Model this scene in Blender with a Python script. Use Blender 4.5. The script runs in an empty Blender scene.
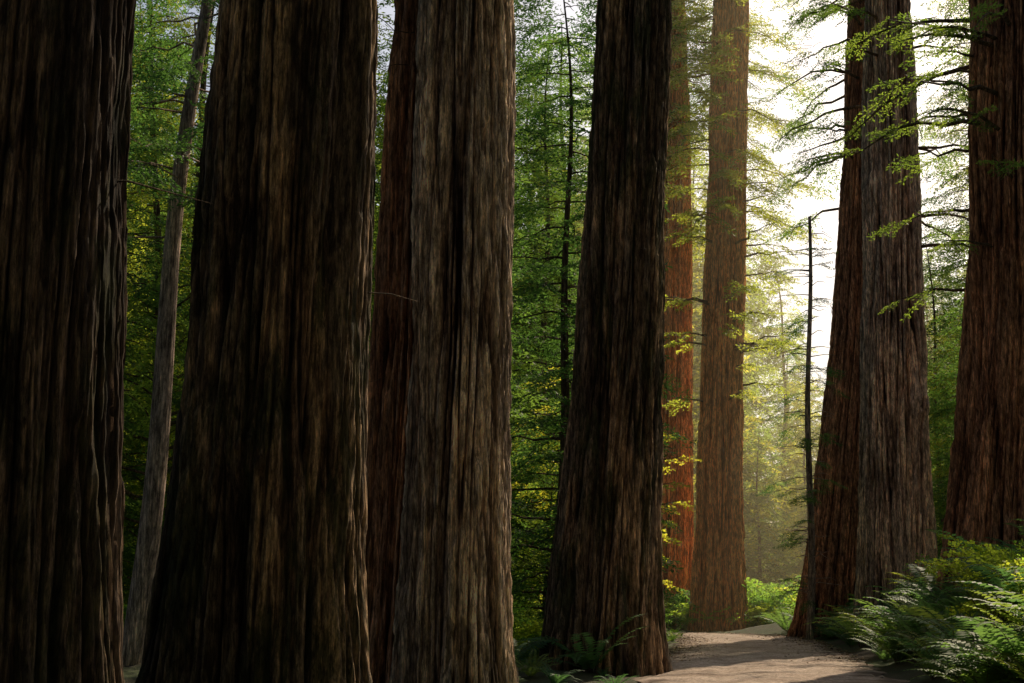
import bpy, math, numpy as np
rng=np.random.default_rng(7)
scn=bpy.context.scene
R=math.radians
# ------------------------------------------------------------ helpers
def link(o,parent=None):
    scn.collection.objects.link(o)
    if parent is not None: o.parent=parent
    return o
def mesh_from(name,V,F,mats,mi=None,smooth=False,attr=None):
    V=np.asarray(V,dtype=np.float32); F=np.asarray(F,dtype=np.int32)
    me=bpy.data.meshes.new(name)
    me.vertices.add(len(V)); me.vertices.foreach_set('co',V.ravel())
    me.loops.add(F.size); me.loops.foreach_set('vertex_index',F.ravel())
    me.polygons.add(len(F)); me.polygons.foreach_set('loop_start',np.arange(0,F.size,4,dtype=np.int32))
    for m in mats: me.materials.append(m)
    if mi is not None: me.polygons.foreach_set('material_index',np.asarray(mi,dtype=np.int32))
    me.polygons.foreach_set('use_smooth',np.full(len(F),smooth,dtype=bool))
    if attr is not None:
        a=me.attributes.new('h','FLOAT','POINT'); a.data.foreach_set('value',np.asarray(attr,dtype=np.float32))
    me.update(calc_edges=True)
    return me
class Acc:
    def __init__(s): s.V=[];s.F=[];s.M=[];s.n=0
    def add(s,V,F,m=0):
        s.V.append(V);s.F.append(F+s.n);s.M.append(np.full(len(F),m));s.n+=len(V)
    def quads(s,Q,m=0):
        Q=Q.reshape(-1,4,3); s.add(Q.reshape(-1,3),np.arange(len(Q)*4).reshape(-1,4),m)
    def mesh(s,name,mats,smooth=False):
        return mesh_from(name,np.concatenate(s.V),np.concatenate(s.F),mats,np.concatenate(s.M),smooth)
def tube(P,r,sides=5):
    P=np.asarray(P,float); n=len(P); r=np.broadcast_to(r,(n,))
    T=np.gradient(P,axis=0); T/=np.linalg.norm(T,axis=1)[:,None]+1e-9
    up=np.array([0,0,1.]) if abs(T[0,2])<.8 else np.array([1.,0,0])
    A=np.cross(T,up); A/=np.linalg.norm(A,axis=1)[:,None]+1e-9; B=np.cross(T,A)
    a=np.linspace(0,2*np.pi,sides,endpoint=False)
    V=P[:,None]+r[:,None,None]*(np.cos(a)[None,:,None]*A[:,None]+np.sin(a)[None,:,None]*B[:,None])
    i=np.arange(n-1)[:,None]*sides; j=np.arange(sides)[None]; k=(j+1)%sides
    F=np.stack([i+j,i+k,i+sides+k,i+sides+j],-1).reshape(-1,4)
    return V.reshape(-1,3),F
def perlin(u,v,per=None,seed=0):
    r=np.random.default_rng(seed); N=256
    g=r.uniform(0,2*np.pi,(N,N)); gx=np.cos(g); gy=np.sin(g)
    u0=np.floor(u).astype(int); v0=np.floor(v).astype(int); fu=u-u0; fv=v-v0
    def G(a,b,du,dv):
        a=a%per if per else a
        a=a%N;b=b%N
        return gx[a,b]*du+gy[a,b]*dv
    s=fu*fu*fu*(fu*(fu*6-15)+10); t=fv*fv*fv*(fv*(fv*6-15)+10)
    n00=G(u0,v0,fu,fv);n10=G(u0+1,v0,fu-1,fv);n01=G(u0,v0+1,fu,fv-1);n11=G(u0+1,v0+1,fu-1,fv-1)
    return ((n00*(1-s)+n10*s)*(1-t)+(n01*(1-s)+n11*s)*t)*1.5
def sstep(a,b,x):
    t=np.clip((x-a)/(b-a),0,1); return t*t*(3-2*t)
# ------------------------------------------------------------ materials
def newmat(name):
    m=bpy.data.materials.new(name); m.use_nodes=True; nt=m.node_tree; nt.nodes.clear()
    return m,nt,nt.nodes,nt.links
def ramp(nodes,stops):
    r=nodes.new('ShaderNodeValToRGB'); e=r.color_ramp.elements
    while len(e)<len(stops): e.new(.5)
    for i,(p,c) in enumerate(stops): e[i].position=p; e[i].color=(*c,1)
    return r
def noise(nodes,links,vec,scale,detail=4,rough=.6):
    n=nodes.new('ShaderNodeTexNoise'); n.inputs['Scale'].default_value=scale; n.inputs['Detail'].default_value=detail
    n.inputs['Roughness'].default_value=rough; links.new(vec,n.inputs['Vector']); return n
def mix(nodes,links,mode,f,a,b):
    m=nodes.new('ShaderNodeMix'); m.data_type='RGBA'; m.blend_type=mode
    for inp,v in ((m.inputs[0],f),(m.inputs[6],a),(m.inputs[7],b)):
        if hasattr(v,'links'): links.new(v,inp)
        else: inp.default_value=v if isinstance(v,(int,float)) else (*v,1)
    return m.outputs[2]
def bark(name,dark,mid,light,pale=(2.2,2.1,1.9),paleamt=.5,moss=.3,useattr=True,bump=.06):
    m,nt,N,L=newmat(name)
    out=N.new('ShaderNodeOutputMaterial'); b=N.new('ShaderNodeBsdfPrincipled'); L.new(b.outputs[0],out.inputs[0])
    b.inputs['Roughness'].default_value=.9; b.inputs['Specular IOR Level'].default_value=.12
    tc=N.new('ShaderNodeTexCoord')
    def mapped(sz):
        mp=N.new('ShaderNodeMapping'); mp.inputs['Scale'].default_value=(1,1,sz); L.new(tc.outputs['Object'],mp.inputs[0]); return mp.outputs[0]
    a10=mapped(.06); a30=mapped(.25); a15=mapped(.16)
    fib=noise(N,L,a10,26,9,.8); med=noise(N,L,a10,6,5,.65)
    big=noise(N,L,a15,1.3,5,.65); flk=noise(N,L,a30,10,8,.8)
    if useattr:
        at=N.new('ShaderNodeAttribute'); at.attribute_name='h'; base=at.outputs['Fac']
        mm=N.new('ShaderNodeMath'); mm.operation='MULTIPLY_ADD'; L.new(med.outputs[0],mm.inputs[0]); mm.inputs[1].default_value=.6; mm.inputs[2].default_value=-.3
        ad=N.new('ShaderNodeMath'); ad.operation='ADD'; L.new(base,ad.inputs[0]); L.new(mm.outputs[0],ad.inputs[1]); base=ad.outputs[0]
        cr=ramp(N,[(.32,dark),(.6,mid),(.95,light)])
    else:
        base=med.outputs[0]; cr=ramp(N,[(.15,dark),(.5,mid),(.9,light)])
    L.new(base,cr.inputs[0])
    gr=ramp(N,[(.50,(0,0,0)),(.58,(paleamt,)*3)]); L.new(big.outputs[0],gr.inputs[0])
    c=mix(N,L,'MIX',gr.outputs[0],cr.outputs[0],mix(N,L,'MULTIPLY',1.0,cr.outputs[0],pale))
    fr=ramp(N,[(.38,(.2,.17,.15)),(.5,(.9,.9,.9)),(.62,(2.2,2.1,2.0))]); L.new(fib.outputs[0],fr.inputs[0])
    c=mix(N,L,'MULTIPLY',.9,c,fr.outputs[0])
    fk=ramp(N,[(.41,(.3,.26,.24)),(.5,(1,1,1)),(.62,(1.9,1.8,1.7))]); L.new(flk.outputs[0],fk.inputs[0])
    c=mix(N,L,'MULTIPLY',.8,c,fk.outputs[0])
    if moss>0:
        mn=noise(N,L,a30,1.7,7,.75); mr=ramp(N,[(.49,(0,0,0)),(.58,(moss,)*3)]); L.new(mn.outputs[0],mr.inputs[0])
        c=mix(N,L,'MIX',mr.outputs[0],c,mix(N,L,'MULTIPLY',1.0,fk.outputs[0],(.038,.043,.018)))
    L.new(c,b.inputs['Base Color'])
    hs=N.new('ShaderNodeMath'); hs.operation='ADD'; L.new(fib.outputs[0],hs.inputs[0]); L.new(flk.outputs[0],hs.inputs[1])
    bp=N.new('ShaderNodeBump'); bp.inputs['Strength'].default_value=1; bp.inputs['Distance'].default_value=bump
    L.new(hs.outputs[0],bp.inputs['Height']); L.new(bp.outputs[0],b.inputs['Normal'])
    return m
M_black=bark('bark_redwood_black',(.004,.003,.002),(.034,.022,.016),(.085,.06,.045),moss=.6,paleamt=.8)  # near-black brown bark with moss, leftmost trunk only
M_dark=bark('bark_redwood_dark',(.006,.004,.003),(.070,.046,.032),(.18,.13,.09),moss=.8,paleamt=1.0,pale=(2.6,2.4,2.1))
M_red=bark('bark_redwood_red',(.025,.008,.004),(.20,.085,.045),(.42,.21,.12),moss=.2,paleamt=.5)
M_sun=bark('bark_redwood_sunglow',(.10,.022,.006),(.54,.2,.065),(.78,.38,.16),moss=0,paleamt=.2)  # warm bounced sunlight on the two far trunks, put into the bark colour
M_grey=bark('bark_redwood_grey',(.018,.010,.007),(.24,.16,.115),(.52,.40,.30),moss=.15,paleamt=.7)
M_small=bark('bark_small',(.03,.018,.012),(.11,.078,.052),(.2,.155,.115),moss=.5,useattr=False)
M_pale=bark('bark_pale',(.12,.08,.06),(.32,.24,.2),(.5,.42,.36),moss=.2,useattr=False)
def foliage(name,dif,tra,tmix=.5,var=.5):
    m,nt,N,L=newmat(name); out=N.new('ShaderNodeOutputMaterial')
    oi=N.new('ShaderNodeObjectInfo'); tc=N.new('ShaderNodeTexCoord')
    n=noise(N,L,tc.outputs['Object'],.8,2,.6)
    r=ramp(N,[(.3,(1-var,1-var*.8,1-var)),(.7,(1+var,1+var*.7,1))]); L.new(n.outputs[0],r.inputs[0])
    r3=ramp(N,[(0,(.38,.60,.95)),(.55,(.8,.92,1.)),(1,(1.45,1.15,.85))]); L.new(oi.outputs['Random'],r3.inputs[0])
    v=mix(N,L,'MULTIPLY',1.0,r.outputs[0],r3.outputs[0])
    cd=mix(N,L,'MULTIPLY',1.0,v,dif); ct=mix(N,L,'MULTIPLY',1.0,v,tra)
    d=N.new('ShaderNodeBsdfPrincipled'); d.inputs['Roughness'].default_value=.6; d.inputs['Specular IOR Level'].default_value=.25; L.new(cd,d.inputs['Base Color'])
    t=N.new('ShaderNodeBsdfTranslucent'); L.new(ct,t.inputs[0])
    ms=N.new('ShaderNodeMixShader'); ms.inputs[0].default_value=tmix; L.new(d.outputs[0],ms.inputs[1]); L.new(t.outputs[0],ms.inputs[2]); L.new(ms.outputs[0],out.inputs[0])
    return m
F_con=foliage('needles',(.052,.092,.026),(.40,.55,.08),.53)
F_far=foliage('needles_far',(.06,.10,.03),(.54,.66,.11),.55)
F_broad=foliage('leaves_broad',(.07,.12,.02),(.78,.82,.09),.62,.3)
F_fern=foliage('fern_fronds',(.08,.14,.045),(.42,.60,.12),.42,.4)
F_shrub=foliage('shrub_leaves',(.07,.14,.02),(.62,.85,.10),.58,.4)
# ground
m,nt,N,L=newmat('forest_floor'); out=N.new('ShaderNodeOutputMaterial'); b=N.new('ShaderNodeBsdfPrincipled'); L.new(b.outputs[0],out.inputs[0]); b.inputs['Roughness'].default_value=1
tc=N.new('ShaderNodeTexCoord'); a=noise(N,L,tc.outputs['Object'],.35,5); c=noise(N,L,tc.outputs['Object'],9,8,.75)
ra=ramp(N,[(.4,(.06,.04,.025)),(.55,(.045,.06,.02)),(.7,(.07,.1,.03))]); L.new(a.outputs[0],ra.inputs[0])
rc=ramp(N,[(.3,(.4,.4,.4)),(.7,(1.7,1.6,1.4))]); L.new(c.outputs[0],rc.inputs[0])
L.new(mix(N,L,'MULTIPLY',1.0,ra.outputs[0],rc.outputs[0]),b.inputs['Base Color'])
bp=N.new('ShaderNodeBump'); bp.inputs['Distance'].default_value=.08; L.new(c.outputs[0],bp.inputs['Height']); L.new(bp.outputs[0],b.inputs['Normal']); M_ground=m
m,nt,N,L=newmat('dirt_road'); out=N.new('ShaderNodeOutputMaterial'); b=N.new('ShaderNodeBsdfPrincipled'); L.new(b.outputs[0],out.inputs[0]); b.inputs['Roughness'].default_value=.95
tc=N.new('ShaderNodeTexCoord'); a=noise(N,L,tc.outputs['Object'],.7,6,.65); c=noise(N,L,tc.outputs['Object'],14,8,.8)
ra=ramp(N,[(.35,(.36,.25,.185)),(.6,(.62,.48,.39))]); L.new(a.outputs[0],ra.inputs[0])
rc=ramp(N,[(.38,(.5,.46,.42)),(.6,(1.2,1.2,1.2))]); L.new(c.outputs[0],rc.inputs[0])
cc=mix(N,L,'MULTIPLY',1.0,ra.outputs[0],rc.outputs[0])
at=N.new('ShaderNodeAttribute'); at.attribute_name='h'
cc=mix(N,L,'MIX',at.outputs['Fac'],cc,(.13,.08,.05)); L.new(cc,b.inputs['Base Color'])
bp=N.new('ShaderNodeBump'); bp.inputs['Distance'].default_value=.06; L.new(c.outputs[0],bp.inputs['Height']); L.new(bp.outputs[0],b.inputs['Normal']); M_road=m
m,nt,N,L=newmat('dry_litter'); out=N.new('ShaderNodeOutputMaterial'); b=N.new('ShaderNodeBsdfPrincipled'); L.new(b.outputs[0],out.inputs[0]); b.inputs['Roughness'].default_value=.8
g_=N.new('ShaderNodeNewGeometry'); ra=ramp(N,[(0,(.06,.03,.015)),(.6,(.2,.11,.05)),(1,(.36,.25,.12))]); L.new(g_.outputs['Random Per Island'],ra.inputs[0]); L.new(ra.outputs[0],b.inputs['Base Color']); M_litter=m
# ------------------------------------------------------------ road + terrain
cl=np.array([(-5.6,-40),(-2.5,-20),(.6,0),(3.7,20),(6.8,40),(8.7,53),(9.4,60),(8.7,66),(5.5,70.5),(0,73),(-8,75),(-25,78),(-60,86)],float)
ts=np.linspace(0,len(cl)-1,400)
def cr_spline(P,t):
    i=np.clip(np.floor(t).astype(int),0,len(P)-2); f=(t-i)[:,None]
    g=lambda k:P[np.clip(k,0,len(P)-1)]
    p0,p1,p2,p3=g(i-1),g(i),g(i+1),g(i+2)
    return .5*((2*p1)+(-p0+p2)*f+(2*p0-5*p1+4*p2-p3)*f**2+(-p0+3*p1-3*p2+p3)*f**3)
C=cr_spline(cl,ts); T=np.gradient(C,axis=0); T/=np.linalg.norm(T,axis=1)[:,None]; Nn=np.stack([T[:,1],-T[:,0]],1)
HW=2.6
def road_d(x,y):
    x=np.asarray(x,float).ravel(); y=np.asarray(y,float).ravel(); d=np.empty(len(x)); s=np.empty(len(x))
    for k in range(0,len(x),20000):
        dx=x[k:k+20000,None]-C[None,:,0]; dy=y[k:k+20000,None]-C[None,:,1]; q=dx*dx+dy*dy; j=q.argmin(1); ii=np.arange(len(j))
        d[k:k+20000]=np.sqrt(q[ii,j]); s[k:k+20000]=np.sign(dx[ii,j]*Nn[j,0]+dy[ii,j]*Nn[j,1])
    return d,s
def ground_z(x,y):
    sh=np.shape(x); x=np.asarray(x,float).ravel(); y=np.asarray(y,float).ravel()
    d,s=road_d(x,y); e=d-HW
    right=sstep(0.1,4.2,e)*1.9*(1-.55*sstep(45,64,y))*(s>0)*(1-sstep(64,74,y))
    n=perlin(x*.12+50,y*.12+50,seed=3)*.5+perlin(x*.5+50,y*.5+50,seed=4)*.16+perlin(x*1.7+90,y*1.7+90,seed=5)*.05
    off=sstep(-.1,2.5,e)
    z=-.05*(e<-.15)+right+off*(n*.8+.04)
    z+=sstep(85,260,np.hypot(x,y))*6*(.6+perlin(x*.01+20,y*.01+20,seed=6))
    return z.reshape(sh)
def axis(a,b,st,far,n):
    core=np.arange(a,b,st); g=np.geomspace(1,far,n); return np.concatenate([(a-g)[::-1],core,b+g])
gx=axis(-32,34,.35,700,30); gy=axis(-5,100,.4,700,30)
X,Y=np.meshgrid(gx,gy); Z=ground_z(X,Y)
def grid_faces(nr,nc):
    i=np.arange(nr-1)[:,None]*nc; j=np.arange(nc-1)[None]; return np.stack([i+j,i+j+1,i+j+nc+1,i+j+nc],-1).reshape(-1,4)
link(bpy.data.objects.new('ground',mesh_from('ground',np.stack([X,Y,Z],-1).reshape(-1,3),grid_faces(*X.shape),[M_ground],smooth=True)))
w=np.linspace(-1,1,41); ts2=np.linspace(0,len(cl)-1,1200); C2=cr_spline(cl,ts2); T2=np.gradient(C2,axis=0); T2/=np.linalg.norm(T2,axis=1)[:,None]; N2=np.stack([T2[:,1],-T2[:,0]],1)
edge=HW+.35*perlin(ts2*14,ts2*0+3.3,seed=9)
W=w[None]*edge[:,None]
RX=C2[:,0,None]+N2[:,0,None]*W; RY=C2[:,1,None]+N2[:,1,None]*W
rz=.02+.05*(1-np.abs(w)[None]**2)-.04*(np.exp(-((np.abs(W)-.85)/.3)**2))+.03*perlin(RX*3+99,RY*3+99,seed=8)
gz=ground_z(RX,RY); rz=np.where(np.abs(w)[None]>.93,np.minimum(rz,gz+.004),rz)
ha=sstep(.75,1,np.abs(w)[None]+.35*perlin(RX*1.3+70,RY*1.3+70,seed=11))*.85+.25*np.exp(-(W/.35)**2)*(perlin(RX*2+70,RY*2+70,seed=12)>0)
link(bpy.data.objects.new('dirt_road',mesh_from('dirt_road',np.stack([RX,RY,rz],-1).reshape(-1,3),grid_faces(*RX.shape),[M_road],smooth=True,attr=ha.ravel())))
# ------------------------------------------------------------ big redwood trunks
def trunk_mesh(name,prof,mat,nseg,seed,dz=.04,H=58,flute=.05,barkd=.05,zfine=18,grooves=(),burls=()):
    pz=np.array([p[0] for p in prof]);px=np.array([p[1] for p in prof]);pr=np.array([p[2] for p in prof])*.97
    zl=pz[-1]; sl=(px[-1]-px[-2])/(pz[-1]-pz[-2])
    pz=np.append(pz,H); px=np.append(px,px[-1]+sl*(H-zl)*.5); pr=np.append(pr,.18)
    z=np.concatenate([np.arange(-.8,zfine,dz),np.linspace(zfine,H,90)])
    xs=np.interp(z,pz,px); rs=np.interp(z,pz,pr)
    for _ in range(3):
        ks=25; xs=np.convolve(np.pad(xs,ks,mode='edge'),np.ones(2*ks+1)/(2*ks+1),'valid'); rs=np.convolve(np.pad(rs,ks,mode='edge'),np.ones(2*ks+1)/(2*ks+1),'valid')
    r0=pr[0]
    th=np.linspace(0,2*np.pi,nseg,endpoint=False)
    TH,ZZ=np.meshgrid(th,z)
    u=TH/(2*np.pi); rr=rs[:,None]
    circ=2*np.pi*r0
    flare=.13*r0*np.exp(-np.maximum(ZZ,-.3)/.9)
    p1=max(4,int(circ/1.2)); p2=max(8,int(circ/.55)); p3=max(16,int(circ/.2)); p4=int(circ/.07)
    lob=perlin(u*p1,ZZ*.06+9,p1,seed)
    rad=rr+flare*(1+1.4*lob)+flute*1.6*r0*lob*(.6+.8*np.exp(-np.maximum(ZZ,0)/4))
    for (gt,gw,gd) in grooves:
        dth=(TH-math.radians(gt)-.12*np.sin(ZZ*.35+seed)-.05*np.sin(ZZ*1.1)+np.pi)%(2*np.pi)-np.pi
        rad=rad-gd*np.exp(-(dth/gw)**2)*(.75+.25*np.sin(ZZ*.5+seed))
    for (bt,bz,br,ba) in burls:
        dth=((TH-math.radians(bt)+np.pi)%(2*np.pi)-np.pi)*r0
        rad=rad+ba*np.exp(-(dth**2+((ZZ-bz)*.8)**2)/br**2)*(1+.5*perlin(u*p3,ZZ*4,p3,seed+12))
    warp=perlin(u*p2,ZZ*.18,p2,seed+1)*.3+perlin(u*p3,ZZ*1.0,p3,seed+5)*.04
    f2=perlin(u*p2+warp*.5,ZZ*.08+5,p2,seed+2)
    f3=perlin(u*p3+warp,ZZ*.17+7,p3,seed+3)
    f4=perlin(u*p4+warp*1.2,ZZ*.5+3,p4,seed+4)
    a3=sstep(0,.24,np.abs(f3)); a2=sstep(0,.2,np.abs(f2)); a4=sstep(0,.3,np.abs(f4))
    plate=perlin(u*p3,ZZ*.8+31,p3,seed+7); st=np.sign(plate)*sstep(0,.06,np.abs(plate))
    fine=perlin(u*p4,ZZ*4+31,p4,seed+9)
    patch=sstep(-.2,.2,perlin(u*p1+.5,ZZ*.22+3,p1,seed+10))
    hgt=(.48*a3+.18*a4)*(.5+.5*patch)+.22*(1-patch)+.32*a2+.07*st*a3+.10*fine
    rad=rad+barkd*(hgt-.6)*2.4+f2*barkd*.9
    nz=perlin(u*6,ZZ*.25,6,seed+8)*.04*r0; rad=rad+nz
    x0=px[0]
    V=np.stack([xs[:,None]-x0+rad*np.cos(TH),rad*np.sin(TH),ZZ],-1).reshape(-1,3)
    nr=len(z); i=np.arange(nr-1)[:,None]*nseg; j=np.arange(nseg)[None]; kk=(j+1)%nseg
    F=np.stack([i+j,i+kk,i+nseg+kk,i+nseg+j],-1).reshape(-1,4)
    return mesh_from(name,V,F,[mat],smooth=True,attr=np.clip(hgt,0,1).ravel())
PROF=[]
def redwood(prof,y,mat,nseg,seed,dz=.04,**k):
    o=bpy.data.objects.new('redwood_tree',trunk_mesh('trunk',prof,mat,nseg,seed,dz,**k))
    o.location=(prof[0][1],y,0); link(o); PROF.append(prof); return o
big=[]
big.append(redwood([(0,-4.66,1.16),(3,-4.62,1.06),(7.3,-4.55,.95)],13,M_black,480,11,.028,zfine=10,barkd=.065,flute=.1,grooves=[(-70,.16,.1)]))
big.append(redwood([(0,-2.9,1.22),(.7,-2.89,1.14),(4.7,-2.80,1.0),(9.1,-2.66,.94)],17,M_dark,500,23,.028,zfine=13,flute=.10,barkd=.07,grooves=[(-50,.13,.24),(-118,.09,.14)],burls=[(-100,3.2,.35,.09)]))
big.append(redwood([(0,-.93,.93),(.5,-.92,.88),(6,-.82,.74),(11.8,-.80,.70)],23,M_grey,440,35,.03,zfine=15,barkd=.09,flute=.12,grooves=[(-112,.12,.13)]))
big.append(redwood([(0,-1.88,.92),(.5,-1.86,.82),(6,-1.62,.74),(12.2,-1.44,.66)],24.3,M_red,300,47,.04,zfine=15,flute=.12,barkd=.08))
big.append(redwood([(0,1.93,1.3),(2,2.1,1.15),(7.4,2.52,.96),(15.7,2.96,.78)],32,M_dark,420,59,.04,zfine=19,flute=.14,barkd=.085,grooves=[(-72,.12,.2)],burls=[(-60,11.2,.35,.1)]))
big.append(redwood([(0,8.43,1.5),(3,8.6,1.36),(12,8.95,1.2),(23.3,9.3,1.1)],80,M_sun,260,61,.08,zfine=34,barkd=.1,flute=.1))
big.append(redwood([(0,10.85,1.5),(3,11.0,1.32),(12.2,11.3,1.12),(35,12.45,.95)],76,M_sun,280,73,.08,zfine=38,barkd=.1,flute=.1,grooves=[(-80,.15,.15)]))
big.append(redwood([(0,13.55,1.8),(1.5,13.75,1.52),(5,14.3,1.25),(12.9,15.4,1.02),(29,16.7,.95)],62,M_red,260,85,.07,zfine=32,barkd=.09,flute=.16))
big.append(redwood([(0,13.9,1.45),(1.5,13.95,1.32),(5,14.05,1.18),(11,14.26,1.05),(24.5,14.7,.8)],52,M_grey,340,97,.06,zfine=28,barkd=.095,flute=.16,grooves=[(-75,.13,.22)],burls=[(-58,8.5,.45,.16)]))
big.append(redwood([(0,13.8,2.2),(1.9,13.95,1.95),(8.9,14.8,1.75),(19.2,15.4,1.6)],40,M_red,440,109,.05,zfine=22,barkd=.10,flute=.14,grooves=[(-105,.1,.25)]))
# ------------------------------------------------------------ foliage templates
def frame(az,pitch,roll):
    ca,sa=np.cos(az),np.sin(az); cp,sp=np.cos(pitch),np.sin(pitch); cr,sr=np.cos(roll),np.sin(roll)
    Rz=np.array([[ca,-sa,0],[sa,ca,0],[0,0,1]]); Ry=np.array([[cp,0,-sp],[0,1,0],[sp,0,cp]]); Rx=np.array([[1,0,0],[0,cr,-sr],[0,sr,cr]])
    return Rz@Ry@Rx
def diamonds(P,D,S,l,w):
    l=np.broadcast_to(l,(len(P),))[:,None]; w=np.broadcast_to(w,(len(P),))[:,None]
    return np.stack([P,P+D*l*.45+S*w*.5,P+D*l,P+D*l*.45-S*w*.5],1)
def norm(a): return a/(np.linalg.norm(a,axis=-1,keepdims=True)+1e-9)
def spray(L,r,ll=.12,lw=.04,sp=.09,nt=26):
    P=[];D=[]
    for i in range(nt):
        t=.1+.9*i/nt; base=np.array([L*t,0,-.14*L*t*t]); side=1 if i%2 else -1
        l=(.42*L*(1-t)**.75+.1)*r.uniform(.6,1.15); ang=side*r.uniform(.7,1.15)
        d=np.array([math.cos(ang),math.sin(ang),r.uniform(-.4,.15)]); d/=np.linalg.norm(d)
        n=max(2,int(l/sp)); s=np.linspace(.1,1,n)[:,None]*l
        q=base+d*s+np.array([0,0,-.25])*s*s
        perp=np.array([-d[1],d[0],0])
        for sg in (1,-1):
            P.append(q+r.normal(0,.02,(n,3))); D.append(norm(d*.7+perp*sg*.7+r.normal(0,.3,(n,3))))
    P=np.concatenate(P);D=np.concatenate(D)
    up=norm(np.array([0,0,1.])+r.normal(0,.6,(len(P),3))); S=norm(np.cross(D,up))
    k=r.uniform(.7,1.25,len(P)); return diamonds(P,D,S,ll*k,lw*k)
r=np.random.default_rng(3)
SP=[spray(2.0,r,.17,.055,.13,24) for _ in range(5)]
SPF=[spray(2.0,r,.27,.11,.2,16) for _ in range(4)]
SPB=[spray(1.5,r,.13,.1,.12,15) for _ in range(5)]
def limb(acc,p0,az,L,droop,r,sprays,nsp,rad,sc=1.,pitch0=.1,wood=0,leaf=1,bare=.25):
    n=7; t=np.linspace(0,1,n); P=np.array(p0)+np.stack([np.cos(az)*L*t,np.sin(az)*L*t,L*(pitch0*t-droop*t*t)],-1)
    P[1:,:]+=r.normal(0,.03*L,(n-1,3))*np.array([1,1,.6])
    V,F=tube(P,rad*(1-.85*t)+.004,4); acc.add(V,F,wood)
    for k in range(nsp):
        s=bare+(1-bare)*(k+r.uniform(0,1))/nsp; s=min(s,.97); q=np.array([np.interp(s,t,P[:,i]) for i in range(3)])
        a=az+r.choice([-1,1])*r.uniform(.2,1.0)*(1-s*.6); M=frame(a,r.uniform(-.55,.05),r.uniform(-.5,.5))
        S=sprays[r.integers(len(sprays))]*(sc*r.uniform(.6,1.15)*(1.05-.35*s))
        acc.quads((S.reshape(-1,3)@M.T+q),leaf)
def conifer(name,seed,H,z0,Lm,nb,sprays,nsp,sc,trad,leafm,woodm,droop=.25,pw=.6):
    r=np.random.default_rng(seed); acc=Acc()
    ax=lambda z:(.35*np.sin(z*.16+seed)+.12*np.sin(z*.5+seed*2),.3*np.cos(z*.14+seed))
    if trad>0:
        z=np.linspace(-.6,H,34); P=np.stack([*ax(z),z],-1)
        V,F=tube(P,trad*(1-.93*np.clip(z/H,0,1))+trad*.35*np.exp(-np.maximum(z,0)/.6),10); acc.add(V,F,0)
    for i in range(nb):
        f=(i+r.uniform(0,1))/nb; z=z0+(H-z0)*f**1.1*.98; L=Lm*((1-f)**pw*.85+.12)*r.uniform(.5,1.15)
        az=i*2.4+r.uniform(-.5,.5); cx,cy=ax(z) if trad>0 else (0,0)
        limb(acc,(cx,cy,z),az,L,droop*r.uniform(.5,1.5),r,sprays,max(2,int(nsp*L/Lm+.5)),.014+.008*L,sc,bare=.12)
    if z0>1.5:
        for i in range(14):
            z=r.uniform(.5,z0+3); az=r.uniform(0,6.28); L=r.uniform(.5,1.8); t=np.linspace(0,1,5)
            P=np.array([*ax(z),z])+np.stack([np.cos(az)*L*t,np.sin(az)*L*t,-.2*L*t*t],-1)+r.normal(0,.03,(5,3)); V,F=tube(P,.02*(1-.8*t),3); acc.add(V,F,0)
    return acc.mesh(name,[woodm,leafm])
CH=[22,30,13,37]; FH=[33,42,28]
con=[conifer('hemlock_%d'%i,100+i,H,z0,Lm,nb,SP,6,1.15,tr,F_con,M_small) for i,(H,z0,Lm,nb,tr) in enumerate([(22,1.2,3.4,105,.2),(30,3,4.0,120,.28),(13,.6,2.8,80,.14),(37,8,4.3,125,.34)])]
far=[conifer('fir_far_%d'%i,200+i,H,z0,Lm,nb,SPF,6,1.5,tr,F_far,M_small,.3,.4) for i,(H,z0,Lm,nb,tr) in enumerate([(33,1.5,4.5,120,.35),(42,3,5,140,.45),(28,1,4.2,100,.3)])]
crowns=[conifer('redwood_crown_%d'%i,300+i,58,z0,5.5,110,SP,9,1.35,0,F_con,M_small,.35) for i,z0 in enumerate([17,22,27])]
def broadleaf(name,seed,H,nb,Lm,z0=1.2,tr=.09):
    r=np.random.default_rng(seed); acc=Acc(); z=np.linspace(-.4,H,14); P=np.stack([.03*H*np.sin(z*.35+seed),.03*H*np.cos(z*.3),z],-1)
    V,F=tube(P,tr*(1-.85*np.clip(z/H,0,1)),7); acc.add(V,F,0)
    for i in range(nb):
        f=(i+r.uniform())/nb; zz=z0+(H-z0)*f; L=Lm*(.5+.8*math.sin(math.pi*min(1,f*.9+.1)))*r.uniform(.5,1.1)
        x0=np.array([np.interp(zz,z,P[:,k]) for k in range(3)]); limb(acc,x0,r.uniform(0,6.28),L,.1*r.uniform(-1,1.5),r,SPB,max(2,int(L*2.4)),.012+.008*L,.8,.3,bare=.2)
    return acc.mesh(name,[M_small,F_broad])
brd=[broadleaf('maple_%d'%i,400+i,H,nb,L) for i,(H,nb,L) in enumerate([(9,38,2.6),(6,30,2.2),(13,50,3.2)])]
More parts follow.
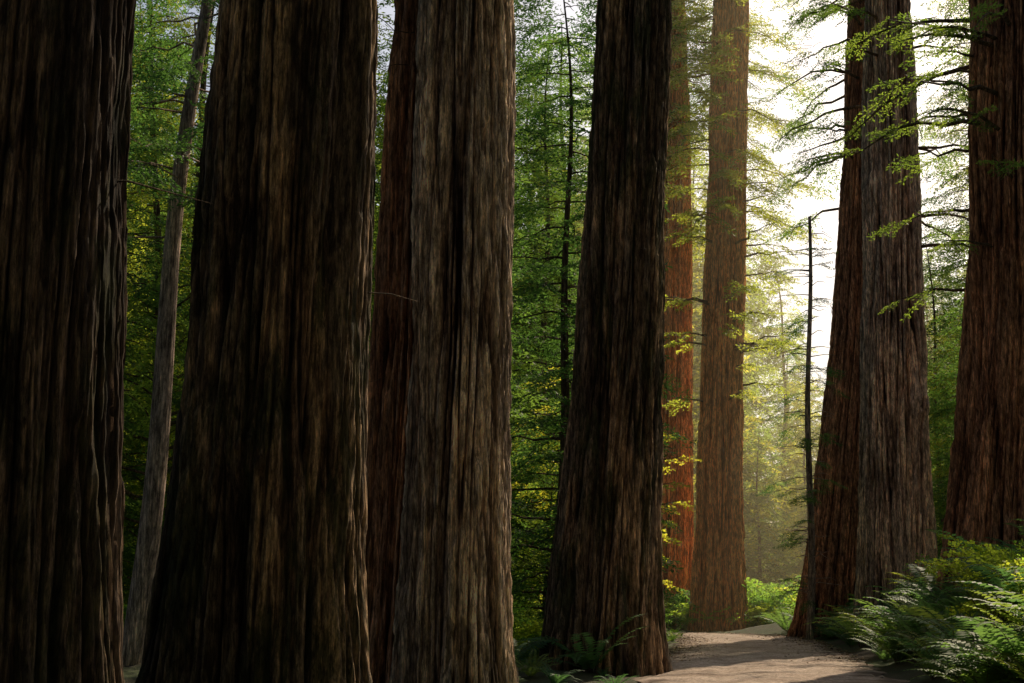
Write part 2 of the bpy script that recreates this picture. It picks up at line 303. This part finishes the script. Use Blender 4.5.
def shrub(name,seed,h,n):
    r=np.random.default_rng(seed); acc=Acc()
    for i in range(n):
        az=r.uniform(0,6.28); L=h*r.uniform(.5,1.1); t=np.linspace(0,1,6); b=np.array([r.normal(0,.25*h),r.normal(0,.25*h),-.1]); out=r.uniform(.15,.7)
        P=b+np.stack([np.cos(az)*L*out*t,np.sin(az)*L*out*t,L*(t-.25*t*t)],-1); V,F=tube(P,.012*(1-.8*t)+.002,3); acc.add(V,F,0)
        for k in range(5):
            s=r.uniform(.25,1); q=np.array([np.interp(s,t,P[:,j]) for j in range(3)]); M=frame(r.uniform(0,6.28),r.uniform(-.3,.5),r.uniform(-.5,.5))
            acc.quads((SPB[r.integers(5)].reshape(-1,3)*r.uniform(.3,.6)*h/1.4)@M.T+q,1)
    return acc.mesh(name,[M_small,F_shrub])
shr=[shrub('shrub_%d'%i,500+i,h,16) for i,h in enumerate([1.3,1.8,2.4])]
def fern(name,seed,nf,Lf):
    r=np.random.default_rng(seed); acc=Acc()
    for i in range(nf):
        az=i*6.283/nf+r.uniform(-.3,.3); L=Lf*r.uniform(.7,1.15); el=r.uniform(.8,1.35); n=28; t=np.linspace(0,1,n)
        ang=el-(el+r.uniform(.1,.6))*t**1.3; ds=L/(n-1); xh=np.cumsum(np.cos(ang))*ds; zh=np.cumsum(np.sin(ang))*ds
        P=np.stack([np.cos(az)*xh,np.sin(az)*xh,zh],-1); V,F=tube(P,.006*(1-.7*t),3); acc.add(V,F,0)
        Tn=norm(np.gradient(P,axis=0)); side=np.array([-np.sin(az),np.cos(az),0])
        pl=L*.13*np.sin(np.pi*np.clip(t*.93+.12,0,1))**.8
        for sg in (1,-1):
            D=norm(side*sg+Tn*.35+np.array([0,0,-.2])+r.normal(0,.08,(n,3))); S=norm(Tn+r.normal(0,.1,(n,3)))
            acc.quads(diamonds(P[3:],D[3:],S[3:],pl[3:],.036*L),1)
    return acc.mesh(name,[M_small,F_fern])
frn=[fern('sword_fern_%d'%i,600+i,nf,L) for i,(nf,L) in enumerate([(15,1.35),(18,1.6),(12,1.1)])]
def place(name,me,x,y,s=1.,rz=None,parent=None,sink=.05,tilt=.03):
    o=bpy.data.objects.new(name,me); z=float(ground_z(np.array([x]),np.array([y]))[0])
    o.location=(x,y,z-sink); o.scale=(s,s,s*rng.uniform(.9,1.1)); o.rotation_euler=(rng.normal(0,tilt),rng.normal(0,tilt),rng.uniform(0,6.28) if rz is None else rz)
    return link(o,parent)
def empty(n): 
    o=bpy.data.objects.new(n,None); return link(o)
for i,o in enumerate(big):
    c=bpy.data.objects.new('crown',crowns[i%3]); c.parent=o; c.rotation_euler=(0,0,i*1.3); c.location=(.6,0,{5:5,6:5,7:12,8:14,9:16}.get(i,3)); scn.collection.objects.link(c)
# lower limbs growing from the trunks
def lower_limbs(i,seed,specs,sprays,mats,sc,nsp):
    r=np.random.default_rng(seed); acc=Acc(); p=PROF[i]; pz=[q[0] for q in p]; px=[q[1] for q in p]; pr=[q[2] for q in p]
    for (za,zb,n,La,Lb,aza,azb,dr) in specs:
        for k in range(n):
            z=r.uniform(za,zb); az=r.uniform(aza,azb); rr_=np.interp(z,pz,pr)*.85; L=r.uniform(La,Lb)
            limb(acc,(np.interp(z,pz,px)-px[0]+rr_*math.cos(az),rr_*math.sin(az),z),az,L,dr*r.uniform(.4,1.5),r,sprays,max(1,int(nsp*L/Lb+.5)),.03+.012*L,sc,.15,bare=.25)
    o=bpy.data.objects.new('lower_limbs',acc.mesh('lower_limbs',mats)); o.parent=big[i]; scn.collection.objects.link(o)
lower_limbs(6,71,[(12,23,26,1.4,4.0,-2.9,.7,.15)],SPB,[M_small,F_broad],1.0,7)
lower_limbs(5,72,[(23,40,30,2,4.5,-3.1,3.1,.4)],SP,[M_small,F_con],1.2,6)
lower_limbs(9,73,[(8,18,9,1.5,3.6,2.2,4.2,.15),(14,21,8,2.5,4.5,2.4,4.2,.4)],SP,[M_small,F_con],.8,5)
lower_limbs(8,74,[(14,26,11,2,4,-1.8,1.6,.3),(17,26,8,2,4,2.2,3.8,.3)],SP,[M_small,F_con],.9,5)
lower_limbs(7,75,[(19,32,20,2.5,5,1.8,4.4,.35)],SP,[M_small,F_con],1.1,6)
bigpos=np.array([[o.location.x,o.location.y] for o in big])
def ok(x,y,pad):
    d,_=road_d([x],[y])
    return d[0]>HW+pad and np.min(np.hypot(bigpos[:,0]-x,bigpos[:,1]-y))>1.6+pad*.5
EL,AZ=R(37),R(32)
def maxh(x,y):
    """tallest tree that still leaves the clearings along the road in the sun"""
    h=1e9
    for (cx,cy,wa,wb,o) in ((12,70,20,8,13),(9,34,6,5,0)):
        dx,dy=x-cx,y-cy; t=dx*math.sin(AZ)+dy*math.cos(AZ); p=dx*math.cos(AZ)-dy*math.sin(AZ)
        if -wa<p<wb and t>1: h=min(h,.72*(t-o))
    return h
def pick(meshes,Hs,x,y,s,idx=None):
    mh=maxh(x,y); c=[i for i in (idx if idx is not None else range(len(Hs))) if Hs[i]*s<mh]
    return meshes[c[rng.integers(len(c))]] if c else None
pts=[]
def scatter(n,x0,x1,y0,y1,mind,pad,cond=None):
    out=[];tries=0
    while len(out)<n and tries<n*40:
        tries+=1; x=rng.uniform(x0,x1); y=rng.uniform(y0,y1)
        if not ok(x,y,pad): continue
        if cond and not cond(x,y): continue
        if any((x-a)**2+(y-b)**2<mind*mind for a,b in pts): continue
        pts.append((x,y)); out.append((x,y))
    return out
def in_gap(x,y,lo=9.0,hi=14.2):
    a=math.degrees(math.atan2(x,y)); return lo<a<hi
def tree(name,meshes,Hs,x,y,s,parent=None,idx=None):
    m=pick(meshes,Hs,x,y,s,idx)
    if m is not None: place(name,m,x,y,s,parent=parent)
for x,y in scatter(56,-40,5.0,38,104,3.4,2.5): tree('hemlock_tree',con,CH,x,y,rng.uniform(.85,1.2))
for x,y in scatter(10,0.5,7,80,104,2.8,2): tree('hemlock_tree',con,CH,x,y,rng.uniform(.95,1.2),idx=[1,3])
for x,y in scatter(36,17,52,45,112,3.6,3,lambda x,y: not in_gap(x,y)): tree('hemlock_tree',con,CH,x,y,rng.uniform(.8,1.1))
for x,y in scatter(8,22,36,62,100,3,3,lambda x,y: 15<math.degrees(math.atan2(x,y))<20): tree('hemlock_tree',con,CH,x,y,rng.uniform(.9,1.1),idx=[0,1,3])
for x,y in scatter(16,-26,4,38,85,2.2,2): tree('vine_maple_tree',brd,[9,6,13],x,y,rng.uniform(.8,1.2))
for x,y in scatter(9,16,34,60,100,2.5,1.5,lambda x,y: not in_gap(x,y,8,13)): tree('vine_maple_tree',brd,[9,6,13],x,y,rng.uniform(.8,1.1))
df=empty('distant_forest')
for k in range(180):
    a=rng.uniform(0,2*math.pi); d=rng.uniform(108,230) if k%3 else rng.uniform(95,130); x=d*math.sin(a); y=d*math.cos(a)
    s=rng.uniform(.85,1.25)
    if in_gap(x,y,9,14.5):
        if d<120: continue
        s*=.55+.25*(d>170)
    if y<0 or ok(x,y,3): tree('fir',far,FH,x,y,s,df)
for k in range(180):
    a=R(rng.uniform(-24,26)); d=rng.uniform(105,190); x=d*math.sin(a); y=d*math.cos(a); s=rng.uniform(.9,1.3)
    if in_gap(x,y,9,14.5): s*=.55+.25*(d>160)
    if in_gap(x,y,9,14.5) and d<115: continue
    tree('fir',far,FH,x,y,s,df)
bf=empty('forest_behind')
for k in range(60):
    a=rng.uniform(R(70),R(290)); d=rng.uniform(14,70); x=d*math.sin(a); y=d*math.cos(a)
    if ok(x,y,2.5): place('fir',far[rng.integers(3)],x,y,rng.uniform(.8,1.2),parent=bf)
ug=empty('fern_undergrowth')
def dens(n,x0,x1,y0,y1,meshes,s0,s1,par,nm,cond,sink=.04):
    c=0
    while c<n:
        x=rng.uniform(x0,x1);y=rng.uniform(y0,y1)
        if not cond(x,y): c+=.1; continue
        place(nm,meshes[rng.integers(len(meshes))],x,y,rng.uniform(s0,s1),parent=par,sink=sink,tilt=.12); c+=1
def rd(x,y): 
    d,s=road_d([x],[y]); return d[0]-HW,s[0]
def bank(x,y):
    e,s=rd(x,y); return s>0 and .5<e<6.5 and np.min(np.hypot(bigpos[:,0]-x,bigpos[:,1]-y))>1.5
dens(240,6,19,20,66,frn,.85,1.5,ug,'fern',bank)
dens(130,-30,6,28,95,frn,.7,1.3,ug,'fern',lambda x,y: rd(x,y)[0]>1.0)
def ledge(x,y):
    e,s=rd(x,y); return s<0 and .2<e<2.5
dens(55,-2,8,24,64,frn,.3,.6,ug,'fern',ledge)
su=empty('shrub_undergrowth')
dens(170,-34,6,34,100,shr,.7,1.3,su,'shrub',lambda x,y: rd(x,y)[0]>1.5)
dens(40,-3,4,36,62,shr,.5,.9,su,'shrub',lambda x,y: rd(x,y)[0]>1.2)
dens(260,8,30,72,122,shr,.8,1.7,su,'shrub',lambda x,y: rd(x,y)[0]>.8)
dens(30,8,24,24,66,shr,.5,.9,su,'shrub',lambda x,y: bank(x,y) and rd(x,y)[0]>1.5)
# litter on and beside the road
n=8000; tI=rng.integers(380,760,n); off=HW*np.sign(rng.normal(size=n))*np.clip(1.05-np.abs(rng.normal(0,.28,n)),0,1.3)
lx=C2[tI,0]+N2[tI,0]*off; ly=C2[tI,1]+N2[tI,1]*off; lz=np.maximum(ground_z(lx,ly),.045)+.02
Dv=norm(np.stack([rng.normal(size=n),rng.normal(size=n),rng.normal(0,.15,n)],-1)); Sv=norm(np.cross(Dv,np.array([0,0,1.])+rng.normal(0,.3,(n,3)))); kk=rng.uniform(.04,.12,n)
acc=Acc(); acc.quads(diamonds(np.stack([lx,ly,lz],-1),Dv,Sv,kk,kk*.4),0); link(bpy.data.objects.new('leaf_litter',acc.mesh('leaf_litter',[M_litter])))
# snag
acc=Acc(); z=np.linspace(-.6,18,40); rr=np.random.default_rng(8)
sx=lambda z:.08*np.sin(z*.5)+.034*z
P=np.stack([sx(z),.05*np.cos(z*.4),z],-1); V,F=tube(P,.16*(1-.65*z.clip(0)/18)+.01,8); acc.add(V,F,0)
for i in range(110):
    zz=rr.uniform(1.5,17.3); az=rr.uniform(0,6.28); L=rr.uniform(.3,1.7); t=np.linspace(0,1,5); b=np.array([sx(zz),.05*np.cos(zz*.4),zz])
    if i%3==0: limb(acc,b,az,L*1.1,.2,rr,SP,3,.02,.6,bare=.3)
    else:
        V,F=tube(b+np.stack([np.cos(az)*L*t,np.sin(az)*L*t,L*(.25*t-.3*t*t)],-1)+rr.normal(0,.03,(5,3)),.03*(1-.8*t),3); acc.add(V,F,0)
place('dead_snag_tree',acc.mesh('snag',[M_pale,F_con]),12.0,58.5,1,0,tilt=0)
# slim leaning tree
acc=Acc(); z=np.linspace(-.4,20,30); P=np.stack([.07*z+.12*np.sin(z*.4),.1*np.cos(z*.3),z],-1); V,F=tube(P,.3*(1-.6*z.clip(0)/20),14); acc.add(V,F,0)
for i in range(30):
    zz=rr.uniform(10,20); limb(acc,(.07*zz,0,zz),rr.uniform(0,6.28),rr.uniform(1,3),.2,rr,SP,4,.03)
place('fir_tree',acc.mesh('leaning_fir',[M_pale,F_con]),-9.2,35,1,0,tilt=0)
# ------------------------------------------------------------ sun, sky, haze
w_=bpy.data.worlds.new('World'); scn.world=w_; w_.use_nodes=True; nt=w_.node_tree
sk=nt.nodes.new('ShaderNodeTexSky'); sk.sky_type='NISHITA'; sk.sun_disc=False; sk.sun_elevation=EL; sk.sun_rotation=AZ; sk.dust_density=4
bg=nt.nodes['Background']; bg.inputs[1].default_value=.105; nt.links.new(sk.outputs[0],bg.inputs[0])
sl=bpy.data.lights.new('sun','SUN'); sl.energy=5; sl.angle=R(.5); sl.color=(1,.84,.6); so=bpy.data.objects.new('sun',sl); link(so)
from mathutils import Vector
d=Vector((math.sin(AZ)*math.cos(EL),math.cos(AZ)*math.cos(EL),math.sin(EL))); so.rotation_euler=d.to_track_quat('Z','Y').to_euler()
m,nt,N,L=newmat('haze'); out=N.new('ShaderNodeOutputMaterial'); v=N.new('ShaderNodeVolumeScatter'); v.inputs['Density'].default_value=.0024; v.inputs['Anisotropy'].default_value=.7; v.inputs['Color'].default_value=(1,.86,.58,1); L.new(v.outputs[0],out.inputs['Volume'])
x0,x1,y0,y1,z0,z1=4,45,60,125,-1,34
V=np.array([(x,y,z) for z in (z0,z1) for y in (y0,y1) for x in (x0,x1)],float); F=np.array([(0,2,3,1),(4,5,7,6),(0,1,5,4),(2,6,7,3),(0,4,6,2),(1,3,7,5)])
link(bpy.data.objects.new('haze',mesh_from('haze',V,F,[m])))
# ------------------------------------------------------------ camera
cam=bpy.data.cameras.new('camera'); co=bpy.data.objects.new('camera',cam); link(co); cam.lens=50; cam.sensor_width=36; cam.clip_end=3000
co.location=(0,0,1.6); co.rotation_euler=(R(90+10.3),0,0); scn.camera=co
scn.view_settings.view_transform='Standard'; scn.view_settings.look='None'; scn.view_settings.exposure=0
